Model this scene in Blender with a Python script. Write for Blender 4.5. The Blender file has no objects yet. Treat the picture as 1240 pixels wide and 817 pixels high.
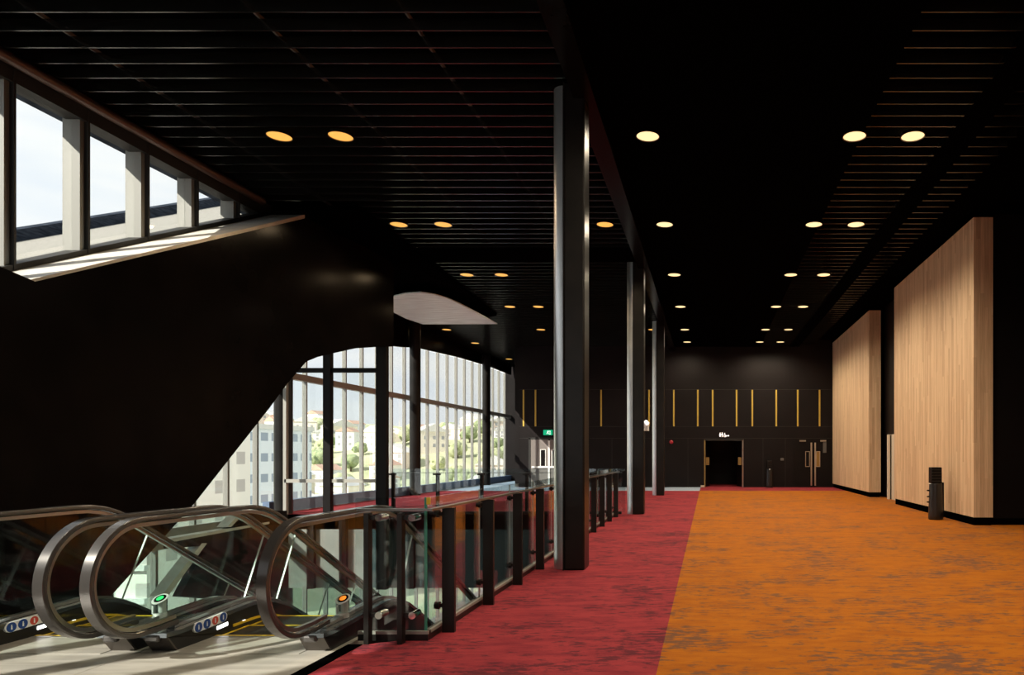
import bpy, bmesh, math, random
from mathutils import Vector, Matrix

random.seed(7)
S = bpy.context.scene
COL = S.collection
PI = math.pi

# ------------------------------------------------------------------ camera
cam_d = bpy.data.cameras.new('camera')
cam = bpy.data.objects.new('camera', cam_d); COL.objects.link(cam)
cam.location = (0, 0, 1.6)
cam.rotation_euler = (PI/2, 0, 0)
cam_d.sensor_width = 36.0
cam_d.lens = 827.0/1240.0*36.0
cam_d.shift_x = (620-858)/1240.0
cam_d.shift_y = (549-408.5)/1240.0
cam_d.clip_end = 3000
S.camera = cam

# ------------------------------------------------------------------ light
S.view_settings.view_transform = 'Standard'
S.view_settings.look = 'None'
S.view_settings.gamma = 1
S.view_settings.use_curve_mapping = False
S.view_settings.exposure = 0.0
SUN = 9.5
SKY = 1.15
LAMP = 330.0
LAMP_WARM = 110.0

w = bpy.data.worlds.new('sky'); S.world = w; w.use_nodes = True
nt = w.node_tree; nt.nodes.clear()
def wn(t, **k):
    n = nt.nodes.new(t)
    for a, b in k.items(): setattr(n, a, b)
    return n
tc = wn('ShaderNodeTexCoord'); sep = wn('ShaderNodeSeparateXYZ')
nt.links.new(tc.outputs['Generated'], sep.inputs[0])
ramp = wn('ShaderNodeValToRGB')
ramp.color_ramp.elements[0].position = 0.0; ramp.color_ramp.elements[0].color = (0.88, 0.92, 0.98, 1)
ramp.color_ramp.elements[1].position = 0.9; ramp.color_ramp.elements[1].color = (0.74, 0.82, 0.95, 1)
nt.links.new(sep.outputs[2], ramp.inputs[0])
mp = wn('ShaderNodeMapping'); mp.inputs['Scale'].default_value = (2.2, 2.2, 11.0)
nt.links.new(tc.outputs['Generated'], mp.inputs[0])
no = wn('ShaderNodeTexNoise'); no.inputs['Scale'].default_value = 1.7; no.inputs['Detail'].default_value = 6
nt.links.new(mp.outputs[0], no.inputs['Vector'])
cr = wn('ShaderNodeValToRGB')
cr.color_ramp.elements[0].position = 0.36; cr.color_ramp.elements[1].position = 0.6
nt.links.new(no.outputs['Fac'], cr.inputs[0])
mx = wn('ShaderNodeMixRGB'); mx.inputs[2].default_value = (1.0, 1.0, 1.0, 1)
nt.links.new(cr.outputs[0], mx.inputs[0]); nt.links.new(ramp.outputs[0], mx.inputs[1])
bg = wn('ShaderNodeBackground'); bg.inputs[1].default_value = SKY
nt.links.new(mx.outputs[0], bg.inputs[0])
wo = wn('ShaderNodeOutputWorld'); nt.links.new(bg.outputs[0], wo.inputs[0])

sun_d = bpy.data.lights.new('sun', 'SUN'); sun_d.energy = SUN; sun_d.angle = math.radians(0.6)
sun_d.color = (1.0, 0.93, 0.82)
sun = bpy.data.objects.new('sun', sun_d); COL.objects.link(sun)
sun.rotation_euler = Vector((1.0, 1.1, -0.98)).to_track_quat('-Z', 'Y').to_euler()
sun.location = (-30, -30, 40)

# ------------------------------------------------------------------ helpers
def tag(o, label=None, cat=None, group=None, kind=None):
    if label: o['label'] = label
    if cat: o['category'] = cat
    if group: o['group'] = group
    if kind: o['kind'] = kind
    return o

def empty(name, label, cat, loc=(0, 0, 0), group=None, kind=None):
    o = bpy.data.objects.new(name, None); COL.objects.link(o); o.location = loc
    o.empty_display_size = 0.2
    return tag(o, label, cat, group, kind)

class MB:
    """collects shapes into one mesh"""
    def __init__(s): s.bm = bmesh.new(); s.mi = 0
    def face(s, vs, smooth=False):
        try:
            f = s.bm.faces.new(vs); f.material_index = s.mi; f.smooth = smooth; return f
        except ValueError: return None
    def box(s, x0, x1, y0, y1, z0, z1):
        v = [s.bm.verts.new(p) for p in ((x0,y0,z0),(x1,y0,z0),(x1,y1,z0),(x0,y1,z0),(x0,y0,z1),(x1,y0,z1),(x1,y1,z1),(x0,y1,z1))]
        for q in ((3,2,1,0),(4,5,6,7),(0,1,5,4),(1,2,6,5),(2,3,7,6),(3,0,4,7)): s.face([v[i] for i in q])
        return s
    def loft(s, rings, caps=True, smooth=False, closed=False):
        R = [[s.bm.verts.new(p) for p in r] for r in rings]
        n = len(R[0]); m = len(R)
        for i in range(m if closed else m-1):
            a, b = R[i], R[(i+1) % m]
            for j in range(n): s.face([a[j], a[(j+1) % n], b[(j+1) % n], b[j]], smooth)
        if caps and not closed:
            s.face(R[0][::-1]); s.face(R[-1])
        return s
    def prism_yz(s, poly, x0, x1): return s.loft([[(x0, y, z) for y, z in poly], [(x1, y, z) for y, z in poly]])
    def prism_xy(s, poly, z0, z1): return s.loft([[(x, y, z0) for x, y in poly], [(x, y, z1) for x, y in poly]])
    def prism_xz(s, poly, y0, y1): return s.loft([[(x, y0, z) for x, z in poly], [(x, y1, z) for x, z in poly]])
    def cyl(s, p0, p1, r0, r1=None, n=20, smooth=True):
        r1 = r0 if r1 is None else r1
        p0, p1 = Vector(p0), Vector(p1); d = (p1-p0).normalized()
        a = d.orthogonal().normalized(); b = d.cross(a)
        rg = lambda p, r: [tuple(p + (a*math.cos(t)+b*math.sin(t))*r) for t in (2*PI*i/n for i in range(n))]
        return s.loft([rg(p0, r0), rg(p1, r1)], smooth=smooth)
    def lathe(s, prof, c=(0, 0, 0), n=28, ring=False):
        return s.loft([[(c[0]+r*math.cos(2*PI*i/n), c[1]+r*math.sin(2*PI*i/n), c[2]+z) for i in range(n)] for r, z in prof], smooth=True, closed=ring)
    def build(s, name, mats, parent=None, bevel=0):
        bmesh.ops.recalc_face_normals(s.bm, faces=s.bm.faces)
        me = bpy.data.meshes.new(name); s.bm.to_mesh(me); s.bm.free()
        if any(p.use_smooth for p in me.polygons): me.set_sharp_from_angle(angle=math.radians(38))
        for m in (mats if isinstance(mats, (list, tuple)) else [mats]): me.materials.append(m)
        o = bpy.data.objects.new(name, me); COL.objects.link(o)
        if parent:
            o.parent = parent; o.location = -abs_loc(parent)
        if bevel:
            md = o.modifiers.new('bevel', 'BEVEL'); md.width = bevel; md.segments = 2; md.limit_method = 'ANGLE'
        return o

def abs_loc(o):
    v = Vector((0, 0, 0))
    while o: v += o.location; o = o.parent
    return v

def struct(name, mb, m, parent=None, bevel=0):
    o = mb.build(name, m, parent, bevel)
    if not parent: o['kind'] = 'structure'
    return o

def copy_tree(o, parent=None):
    c = o.copy(); COL.objects.link(c)
    if parent: c.parent = parent
    for ch in list(o.children): copy_tree(ch, c)
    return c

# ------------------------------------------------------------------ materials
def mat(name, col, rough=0.5, metal=0.0, spec=0.5, emit=None, estr=0.0):
    m = bpy.data.materials.new(name); m.use_nodes = True
    b = m.node_tree.nodes['Principled BSDF']
    b.inputs['Base Color'].default_value = (*col, 1); b.inputs['Roughness'].default_value = rough
    b.inputs['Metallic'].default_value = metal; b.inputs['Specular IOR Level'].default_value = spec
    if emit:
        b.inputs['Emission Color'].default_value = (*emit, 1); b.inputs['Emission Strength'].default_value = estr
    return m

def N(m, t, **k):
    n = m.node_tree.nodes.new(t)
    for a, b in k.items(): setattr(n, a, b)
    return n
def L(m, a, b): m.node_tree.links.new(a, b)
def ramp_node(m, src, stops):
    r = N(m, 'ShaderNodeValToRGB'); e = r.color_ramp.elements
    while len(e) < len(stops): e.new(0.5)
    for i, (p, c) in enumerate(stops): e[i].position = p; e[i].color = (*c, 1)
    L(m, src, r.inputs[0]); return r

def noisy(name, c0, c1, scale, rough=0.5, metal=0.0, stretch=(1, 1, 1), lo=0.35, hi=0.65, bump=0.0, spec=0.5, detail=4):
    m = mat(name, c0, rough, metal, spec); b = m.node_tree.nodes['Principled BSDF']
    t = N(m, 'ShaderNodeTexCoord'); p = N(m, 'ShaderNodeMapping'); p.inputs['Scale'].default_value = stretch
    L(m, t.outputs['Object'], p.inputs[0])
    n = N(m, 'ShaderNodeTexNoise'); n.inputs['Scale'].default_value = scale; n.inputs['Detail'].default_value = detail
    L(m, p.outputs[0], n.inputs['Vector'])
    r = ramp_node(m, n.outputs['Fac'], [(lo, c0), (hi, c1)]); L(m, r.outputs[0], b.inputs['Base Color'])
    if bump:
        bp = N(m, 'ShaderNodeBump'); bp.inputs['Strength'].default_value = bump; bp.inputs['Distance'].default_value = 0.01
        L(m, n.outputs['Fac'], bp.inputs['Height']); L(m, bp.outputs[0], b.inputs['Normal'])
    return m

def glass(name, tint, ior=1.45, rough=0.0):
    m = bpy.data.materials.new(name); m.use_nodes = True; m.node_tree.nodes.clear()
    o = N(m, 'ShaderNodeOutputMaterial'); x = N(m, 'ShaderNodeMixShader')
    lw = N(m, 'ShaderNodeLayerWeight'); lw.inputs[0].default_value = 0.5
    pw = N(m, 'ShaderNodeMath', operation='POWER'); pw.inputs[1].default_value = 4.0; L(m, lw.outputs['Facing'], pw.inputs[0])
    r0 = ((ior-1)/(ior+1))**2
    f = N(m, 'ShaderNodeMath', operation='MULTIPLY_ADD'); f.inputs[1].default_value = 0.75; f.inputs[2].default_value = r0; L(m, pw.outputs[0], f.inputs[0])
    t = N(m, 'ShaderNodeBsdfTransparent'); t.inputs[0].default_value = (*tint, 1)
    g = N(m, 'ShaderNodeBsdfGlossy'); g.inputs['Roughness'].default_value = rough
    L(m, f.outputs[0], x.inputs[0]); L(m, t.outputs[0], x.inputs[1]); L(m, g.outputs[0], x.inputs[2]); L(m, x.outputs[0], o.inputs[0])
    return m

def carpet(name, base, base2, fleck, tile=0.5):
    """loop pile carpet tiles: streaks drawn across the room with darker flecks"""
    m = mat(name, base, 0.95, 0, 0.1); b = m.node_tree.nodes['Principled BSDF']
    t = N(m, 'ShaderNodeTexCoord')
    def nz(st, sc, det, rg=0.6):
        p = N(m, 'ShaderNodeMapping'); p.inputs['Scale'].default_value = st; L(m, t.outputs['Object'], p.inputs[0])
        n = N(m, 'ShaderNodeTexNoise'); n.inputs['Scale'].default_value = sc; n.inputs['Detail'].default_value = det; n.inputs['Roughness'].default_value = rg
        L(m, p.outputs[0], n.inputs['Vector']); return n.outputs['Fac']
    a = nz((1, 3.2, 1), 2.2, 6, 0.65)
    c1 = ramp_node(m, a, [(0.36, base2), (0.58, base)])
    f = nz((1, 2.6, 1), 6.0, 8, 0.72)
    g = nz((1, 1.6, 1), 0.9, 2)
    ad = N(m, 'ShaderNodeMath', operation='MULTIPLY_ADD'); L(m, g, ad.inputs[0]); ad.inputs[1].default_value = 0.45; L(m, f, ad.inputs[2])
    fr = ramp_node(m, ad.outputs[0], [(0.635, (1, 1, 1)), (0.70, (0, 0, 0))])
    fr2 = N(m, 'ShaderNodeMath', operation='MULTIPLY'); fr2.inputs[1].default_value = 0.75
    inv = ramp_node(m, fr.outputs[0], [(0, (0, 0, 0)), (1, (1, 1, 1))]); L(m, inv.outputs[0], fr2.inputs[0])
    mxn = N(m, 'ShaderNodeMixRGB'); L(m, fr2.outputs[0], mxn.inputs[0]); L(m, c1.outputs[0], mxn.inputs[1]); mxn.inputs[2].default_value = (*fleck, 1)
    # fine pile
    fi = nz((1, 1, 1), 160, 2)
    fm = N(m, 'ShaderNodeMixRGB', blend_type='MULTIPLY'); fm.inputs[0].default_value = 0.55
    fr3 = ramp_node(m, fi, [(0.3, (0.45, 0.45, 0.45)), (0.65, (1, 1, 1))])
    L(m, mxn.outputs[0], fm.inputs[1]); L(m, fr3.outputs[0], fm.inputs[2]); L(m, fm.outputs[0], b.inputs['Base Color'])
    bp = N(m, 'ShaderNodeBump'); bp.inputs['Strength'].default_value = 0.4; bp.inputs['Distance'].default_value = 0.006
    L(m, fi, bp.inputs['Height']); L(m, bp.outputs[0], b.inputs['Normal'])
    return m

def timber(name):
    """narrow vertical boards of random tone; faces that run along Y or X"""
    m = mat(name, (0.55, 0.34, 0.19), 0.55, 0, 0.3); b = m.node_tree.nodes['Principled BSDF']
    t = N(m, 'ShaderNodeTexCoord'); s = N(m, 'ShaderNodeSeparateXYZ'); L(m, t.outputs['Object'], s.inputs[0])
    def M(op, a, bb):
        n = N(m, 'ShaderNodeMath', operation=op)
        for i, v in enumerate((a, bb)):
            if v is None: continue
            if isinstance(v, (int, float)): n.inputs[i].default_value = v
            else: L(m, v, n.inputs[i])
        return n.outputs[0]
    u = M('ADD', s.outputs[0], s.outputs[1])
    idx = M('FLOOR', M('DIVIDE', u, 0.085), None)
    w1 = N(m, 'ShaderNodeTexWhiteNoise', noise_dimensions='1D'); L(m, idx, w1.inputs['W'])
    zi = M('FLOOR', M('ADD', M('DIVIDE', s.outputs[2], 1.9), M('MULTIPLY', w1.outputs['Value'], 7.3)), None)
    cx = N(m, 'ShaderNodeCombineXYZ'); L(m, idx, cx.inputs[0]); L(m, zi, cx.inputs[1])
    w2 = N(m, 'ShaderNodeTexWhiteNoise', noise_dimensions='2D'); L(m, cx.outputs[0], w2.inputs['Vector'])
    r = ramp_node(m, w2.outputs['Value'], [(0, (0.58, 0.395, 0.245)), (0.35, (0.69, 0.49, 0.31)), (1, (0.79, 0.585, 0.38))])
    p = N(m, 'ShaderNodeMapping'); p.inputs['Scale'].default_value = (22, 22, 0.9); L(m, t.outputs['Object'], p.inputs[0])
    n = N(m, 'ShaderNodeTexNoise'); n.inputs['Scale'].default_value = 2.0; n.inputs['Detail'].default_value = 5; L(m, p.outputs[0], n.inputs['Vector'])
    g = ramp_node(m, n.outputs['Fac'], [(0.3, (0.74, 0.70, 0.66)), (0.6, (1, 1, 1))])
    x = N(m, 'ShaderNodeMixRGB', blend_type='MULTIPLY'); x.inputs[0].default_value = 0.7
    L(m, r.outputs[0], x.inputs[1]); L(m, g.outputs[0], x.inputs[2])
    fr = M('FRACT', M('DIVIDE', u, 0.085), None)
    gap = ramp_node(m, fr, [(0.0, (0.45, 0.42, 0.4)), (0.07, (1, 1, 1))])
    x2 = N(m, 'ShaderNodeMixRGB', blend_type='MULTIPLY'); x2.inputs[0].default_value = 0.8
    L(m, x.outputs[0], x2.inputs[1]); L(m, gap.outputs[0], x2.inputs[2]); L(m, x2.outputs[0], b.inputs['Base Color'])
    return m

def facade(name, wall, win, sx, sz, fx=0.6, fz=0.55):
    """rendered wall with a grid of windows"""
    m = mat(name, wall, 0.7); b = m.node_tree.nodes['Principled BSDF']
    t = N(m, 'ShaderNodeTexCoord'); s = N(m, 'ShaderNodeSeparateXYZ'); L(m, t.outputs['Object'], s.inputs[0])
    def M(op, a, bb):
        n = N(m, 'ShaderNodeMath', operation=op)
        for i, v in enumerate((a, bb)):
            if v is None: continue
            if isinstance(v, (int, float)): n.inputs[i].default_value = v
            else: L(m, v, n.inputs[i])
        return n.outputs[0]
    u = M('FRACT', M('DIVIDE', M('ADD', s.outputs[0], s.outputs[1]), sx), None)
    v = M('FRACT', M('DIVIDE', s.outputs[2], sz), None)
    k = M('MULTIPLY', M('MULTIPLY', M('LESS_THAN', u, fx), M('GREATER_THAN', u, 0.12)), M('MULTIPLY', M('LESS_THAN', v, fz), M('GREATER_THAN', v, 0.15)))
    x = N(m, 'ShaderNodeMixRGB'); L(m, k, x.inputs[0]); x.inputs[1].default_value = (*wall, 1); x.inputs[2].default_value = (*win, 1)
    L(m, x.outputs[0], b.inputs['Base Color']); return m

M_black = noisy('black_panel', (0.004, 0.003, 0.003), (0.006, 0.0045, 0.0045), 1.2, 0.5, spec=0.15)
M_wallfar = noisy('dark_brown_panel', (0.0060, 0.0042, 0.0044), (0.0085, 0.0060, 0.0064), 0.9, 0.55, spec=0.15)
M_matte = mat('black_matte', (0.0014, 0.0013, 0.0013), 0.95, 0, 0.0)
M_slat = mat('ceiling_slat_black', (0.009, 0.0095, 0.009), 0.22, 0.0, 0.75)
M_gloss = noisy('black_gloss', (0.0035, 0.0027, 0.0027), (0.0055, 0.0042, 0.0042), 2, 0.2, spec=0.03)
M_column = noisy('column_dark_steel', (0.010, 0.009, 0.0085), (0.015, 0.0135, 0.0125), 3, 0.3, 0.0, spec=0.2)
M_shaft = noisy('column_bare_steel', (0.68, 0.68, 0.68), (0.75, 0.75, 0.75), 3, 0.36, 1.0)
M_post = mat('post_black_steel', (0.014, 0.011, 0.010), 0.4, 0.3)
M_steel = mat('brushed_steel', (0.55, 0.54, 0.52), 0.28, 1.0)
M_chrome = mat('chrome', (0.75, 0.74, 0.72), 0.12, 1.0)
M_railcap = mat('rail_steel', (0.23, 0.22, 0.21), 0.3, 0.9)
M_rubber = mat('handrail_rubber', (0.085, 0.078, 0.075), 0.17, 0.42, 0.6)
M_stand = mat('stand_black_plastic', (0.012, 0.012, 0.012), 0.3, 0, 0.5)
M_notice = mat('dull_grey_plate', (0.10, 0.10, 0.095), 0.6)
M_frost = mat('frosted_silver', (0.62, 0.63, 0.61), 0.35, 0.2)
M_deck = mat('deck_black_gloss', (0.14, 0.16, 0.18), 0.16, 0.75, 0.7)
M_skirt = mat('skirt_black', (0.010, 0.010, 0.011), 0.35, 0.2)
M_foot = mat('foot_dark_bronze', (0.11, 0.095, 0.085), 0.32, 0.7)
M_comb = noisy('comb_plate_aluminium', (0.42, 0.41, 0.40), (0.5, 0.49, 0.47), 8, 0.35, 0.8, stretch=(1, 12, 1))
M_step = noisy('step_dark_metal', (0.03, 0.03, 0.03), (0.055, 0.055, 0.055), 14, 0.4, 0.6, stretch=(14, 0.2, 1))
M_yellow = mat('yellow_edging', (0.75, 0.50, 0.02), 0.5)
M_yel_strip = mat('yellow_wall_strip', (0.50, 0.34, 0.05), 0.5)
M_frame = mat('window_frame_grey', (0.34, 0.33, 0.30), 0.45, 0.1)
M_frame_d = mat('window_frame_dark', (0.03, 0.029, 0.028), 0.6, 0.0, 0.2)
M_mullion = mat('mullion_pale_grey', (0.21, 0.207, 0.19), 0.5, 0.0)
M_sill = noisy('sill_pale', (0.55, 0.53, 0.49), (0.68, 0.66, 0.61), 3, 0.5)
M_tube = mat('brown_tube', (0.10, 0.058, 0.045), 0.35, 0.4)
M_pane = glass('window_glass', (0.97, 0.985, 0.975))
M_rglass = glass('railing_glass', (0.91, 0.96, 0.965), 1.75)
M_eglass = glass('escalator_glass', (0.90, 0.95, 0.93), 1.42)
M_edge = mat('glass_edge_green', (0.05, 0.30, 0.22), 0.2, 0, 0.6)
M_edge_l = mat('glass_joint_pale', (0.38, 0.42, 0.40), 0.3)
M_orange = carpet('carpet_orange', (0.51, 0.157, 0.010), (0.39, 0.111, 0.012), (0.115, 0.075, 0.062))
M_red = carpet('carpet_red', (0.40, 0.049, 0.060), (0.26, 0.030, 0.044), (0.085, 0.024, 0.036))
M_bluegrey = carpet('carpet_blue_grey', (0.46, 0.56, 0.70), (0.38, 0.48, 0.62), (0.25, 0.32, 0.45))
M_tile = noisy('landing_stone', (0.30, 0.28, 0.245), (0.47, 0.445, 0.40), 2.2, 0.32, stretch=(0.6, 7, 1), lo=0.3, hi=0.7, detail=8)
M_timber = timber('blond_timber')
M_fascia = noisy('fascia_grey', (0.22, 0.21, 0.20), (0.27, 0.26, 0.25), 1, 0.6)
M_fascia_shade = noisy('fascia_teal_shade', (0.012, 0.035, 0.042), (0.018, 0.045, 0.052), 1, 0.5)  # fascia in shade, the shading put into a dark teal
M_lowfloor = noisy('lower_floor_stone', (0.22, 0.20, 0.18), (0.28, 0.26, 0.24), 2, 0.4)
M_bulk = noisy('ribbed_soffit', (0.46, 0.53, 0.54), (0.76, 0.86, 0.87), 3, 0.5, 0.2, stretch=(0.5, 9, 1))
M_white = mat('white_enamel', (0.75, 0.74, 0.72), 0.4)
M_beige = mat('door_edge_beige', (0.62, 0.55, 0.44), 0.5)
M_plate = mat('brass_plate', (0.40, 0.29, 0.11), 0.35, 0.8)
M_door = mat('door_grey_brown', (0.17, 0.15, 0.14), 0.5)
M_upst = mat('upstand_blue_grey', (0.10, 0.15, 0.25), 0.6)
M_roof = noisy('roof_membrane', (0.20, 0.19, 0.17), (0.27, 0.26, 0.235), 30, 0.8)
M_band = noisy('parapet_navy', (0.02, 0.025, 0.035), (0.05, 0.06, 0.08), 4, 0.9, stretch=(1, 1, 8), spec=0.0)
M_lampC = mat('lamp_lens_cream', (0.9, 0.8, 0.6), 0.5, emit=(1.0, 0.74, 0.38), estr=1.25)
M_lampO = mat('lamp_lens_amber', (0.9, 0.6, 0.2), 0.5, emit=(1.0, 0.50, 0.10), estr=0.95)
M_ledw = mat('led_white', (1, 1, 1), 0.5, emit=(1.0, 0.99, 0.97), estr=3.0)
M_signw = mat('sign_lit_white', (1, 1, 1), 0.5, emit=(1.0, 0.93, 0.9), estr=1.0)
M_exit = mat('exit_green', (0.0, 0.35, 0.16), 0.5, emit=(0.0, 0.42, 0.20), estr=0.8)
M_green = mat('indicator_green', (0.02, 0.4, 0.12), 0.4, emit=(0.02, 0.55, 0.13), estr=0.8)
M_amber = mat('indicator_amber', (0.8, 0.2, 0.02), 0.4, emit=(1.0, 0.25, 0.02), estr=1.0)
M_blue = mat('sticker_blue', (0.01, 0.06, 0.28), 0.4)
M_redst = mat('sticker_red', (0.60, 0.07, 0.05), 0.4)
M_whitest = mat('sticker_white', (0.80, 0.82, 0.85), 0.4)
M_redled = mat('red_alarm', (0.25, 0.01, 0.015), 0.4, emit=(0.8, 0.03, 0.05), estr=0.12)

# ------------------------------------------------------------------ structure: floors
YF = 32.5        # far wall
CZ = 6.68        # ceiling
WX = -11.75      # window wall
MX = -8.3        # sloping bulkhead face
CX = -9.1        # clerestory
VY = 18.05       # far end of the void
LZ = -5.5        # lower floor
struct('floor', MB().box(-0.38, 9.6, -9.5, 29.4, -0.4, 0), M_orange)
struct('floor', MB().prism_xy([(-2.9, -2.0), (-0.38, -2.0), (-0.38, 29.4), (WX, 29.4), (WX, VY), (-2.5, VY), (-2.5, 5.92), (-2.9, 5.72)], -0.4, 0), M_red)
struct('floor', MB().box(WX, -0.38, -9.5, -2.0, -0.4, 0), M_red)
struct('floor', MB().box(WX, -0.38, 29.4, 40.5, -0.4, 0), M_bluegrey)
struct('floor', MB().box(-0.38, 9.6, 29.4, YF+3.6, -0.4, 0), M_red)
struct('floor', MB().box(-8.6, -4.593, -2.0, 6.0, -0.4, 0).box(-4.587, -3.02, -2.0, 6.0, -0.4, 0), M_tile)
struct('trim_1', MB().box(-3.02, -2.9, -2.0, 5.72, -0.4, 0.004), M_matte)
struct('floor', MB().box(WX-0.2, 0, -9.5, 41, LZ-0.4, LZ), M_lowfloor)
struct('wall_void', MB().box(-2.5, -2.2, 5.95, VY+0.3, LZ, -0.401), M_fascia_shade)
fa = struct('wall_void_end', MB().box(WX, -9.0, VY, VY+0.3, -1.95, -0.002), M_fascia)
struct('wall_void_end', MB().box(-9.0, -2.5, VY, VY+0.3, -1.95, -0.002), M_fascia_shade)  # right stretch of the same fascia, shade painted in
f = MB()
struct('wall_landing_front', MB().box(WX, -2.5, 5.7, 5.95, LZ, -0.401), M_black)
for px in (376, 415, 497, 540):
    x = (px-858)/827*17.95
    MB().box(x-0.09, x+0.09, VY-0.12, VY-0.002, -1.95, -0.01).build('fin', M_black, fa)

# walls
struct('wall_back', MB().box(-2.4, 9.8, -9.8, -9.5, -0.4, 7.6).box(WX-0.2, -2.4, -9.8, -9.5, 6.3, 7.6).box(WX-0.2, -2.4, -9.8, -9.5, -0.4, 0.3), M_black)
wb = empty('window_3', None, None, (-7, -9.6, 0), kind='structure')
for i in range(9):
    x = WX+0.05+1.16*i
    MB().box(x-0.035, x+0.035, -9.72, -9.56, 0.3, 6.3).build('mullion', M_mullion, wb)
    if i < 8: MB().box(x+0.035, x+1.125, -9.66, -9.65, 0.3, 6.3).build('pane', M_pane, wb)
struct('wall_right', MB().box(9.6, 9.9, -9.8, 15.4, -0.4, 7.6), M_black)
struct('wall_right_front', MB().box(6.34, 9.9, 15.4, 15.7, 0, 7.6).box(6.5, 9.9, 15.7, YF, 0, 7.6), M_black)
struct('baseboard_right', MB().box(6.34, 9.6, 15.37, 15.4, 0, 0.14), M_matte)
# far wall with the doorway left open
DX0, DX1, DZ = -0.2, 1.65, 2.27
wf = struct('wall_far', MB().box(-9.0, DX0, YF, YF+0.3, 0, 7.6).box(DX1, 6.5, YF, YF+0.3, 0, 7.6).box(DX0, DX1, YF, YF+0.3, DZ, 7.6), M_wallfar)
def fx(px): return (px-858)/827*YF
for px in (634, 648.5, 728, 786, 816, 845, 863, 892, 911, 940, 966, 992.4):
    x = fx(px); MB().box(x-0.036, x+0.036, YF-0.02, YF-0.001, 2.9, 4.63).build('yellow_strip', M_yel_strip, wf)
for z in (4.64, 2.88, 2.32):
    MB().box(-9.0, 6.3, YF-0.012, YF-0.001, z, z+0.018).build('panel_seam', M_frame_d, wf)
for px in (641, 664, 700, 741, 760, 833, 924, 951):
    x = fx(px); MB().box(x-0.008, x+0.008, YF-0.010, YF-0.001, 0.0, 2.31).build('panel_seam', M_frame_d, wf)
struct('wall_gallery_end', MB().box(WX-0.2, -9.0, 40.2, 40.5, -0.4, 7.6).box(-9.3, -9.0, YF+0.3, 40.2, 0, 7.6), M_wallfar)
struct('wall_toilets', MB().box(-0.5, 1.95, YF+3.4, YF+3.6, 0, 3).box(-0.7, -0.5, YF+0.3, YF+3.6, 0, 3).box(1.95, 2.15, YF+0.3, YF+3.6, 0, 3).box(-0.7, 2.15, YF+0.3, YF+3.6, 2.8, 3.0), M_black)

# sloping bulkhead (underside of the raked seating / stair above)
mass = [(-9.4, 2.35), (6.7, 2.35), (7.3, 3.80), (7.95, 3.80), (8.42, 3.72), (14.1, 6.46), (18.0, 6.66), (18.0, 4.42), (17.16, 4.28), (16.04, 4.07), (15.15, 3.83), (14.5, 3.65), (14.1, 3.50), (13.46, 2.98), (12.9, 2.45), (11.02, .79), (9.43, -.42), (6.0, -3.0), (2.6, LZ), (-9.4, LZ)]
struct('wall_left', MB().prism_yz(mass, MX-0.28, MX), M_gloss)
def sill(y): return 4.16+0.489*(y-9.2)
struct('trim_2', MB().loft([[(CX, y, sill(y)-0.10), (MX-0.005, y, sill(y)-0.10), (MX-0.005, y, sill(y)-0.02), (CX, y, sill(y)-0.02)] for y in (8.3, 14.05)]), M_sill)
struct('trim_3', MB().loft([[(CX-.1, y, z-.12), (MX-0.01, y, z-.12), (MX-0.01, y, z), (CX-.1, y, z)] for y, z in ((-9.4, 2.3), (6.8, 2.3), (7.3, 3.74), (8.25, 3.74))]), M_black)

# ceiling: deck, flat zones, slatted bays
struct('ceiling', MB().box(CX-0.1, 9.8, -9.8, YF+0.3, 7.3, 7.6).box(WX-0.2, CX-0.1, 18.0, YF+0.3, 7.3, 7.6).box(WX-0.2, -8.9, YF+0.3, 40.5, 7.3, 7.6), M_matte)
struct('ceiling_flat', MB().box(-1.56, 2.45, -9.5, YF, CZ, CZ+0.1).box(3.85, 4.3, -9.5, YF, CZ, CZ+0.1).box(4.95, 9.6, -9.5, YF, 7.0, 7.1), M_matte)
def slat_bay(x0f, x1, y0, y1, pitch=0.345):
    m = MB(); y = y0
    while y < y1:
        x0 = x0f(y) if callable(x0f) else x0f
        m.box(x0, x1, y-0.011, y+0.011, CZ, CZ+0.14); y += pitch
    return m
def lb(y):
    if y < 14.0: return CX+0.05
    if y < 15.2: return -7.2
    if y < 24.9: return -7.2-0.5*(y-15.2)/9.7
    return WX+0.05
bay = slat_bay(lb, -1.86, 2.0, 40.0)
struct('ceiling_slats', bay, M_slat)
struct('ceiling_slats', slat_bay(2.45, 3.85, 2.0, YF), M_slat)
struct('ceiling_slats', slat_bay(4.3, 4.95, 2.0, 32.0), M_slat)
run = MB()
for x in (-8.0, -5.4, -3.6):
    run.box(x-0.012, x+0.012, 3, 17, CZ+0.15, CZ+0.2)
struct('ceiling_runner', run, M_fascia)
struct('ceiling_soffit', MB().prism_xy([(-7.2, 14.0), (-7.2, 15.2), (-7.45, 20), (-7.7, 24.8), (WX, 24.9), (WX, 18.0), (CX+0.05, 18.0), (CX+0.05, 14.1)], 6.60, 6.70), M_matte)
struct('wall_over_bulkhead', MB().box(CX-0.1, CX+0.04, 14.3, 18.0, 6.4, 7.3).box(WX-0.1, CX+0.04, 18.0, 18.1, 6.0, 7.3), M_black)
arc = [(-9.76, 20.8), (-9.4, 20.4), (-8.96, 20.1), (-8.39, 19.93), (-8.1, 20.2), (-7.9, 20.7), (-7.80, 21.5), (-7.76, 22.3), (-7.70, 23.5), (-7.67, 24.8), (-10.4, 24.85), (-10.55, 23.8), (-10.47, 22.3)]
struct('ceiling_soffit', MB().prism_xy(arc, 6.30, 6.33), M_bulk)
struct('ceiling_soffit', MB().box(-10.0, -8.3, 21.4, 24.6, 6.331, 6.599), M_matte)
struct('trim_4', MB().box(-1.85, -1.56, 2.0, YF, 6.46, 6.72), M_gloss)
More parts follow.
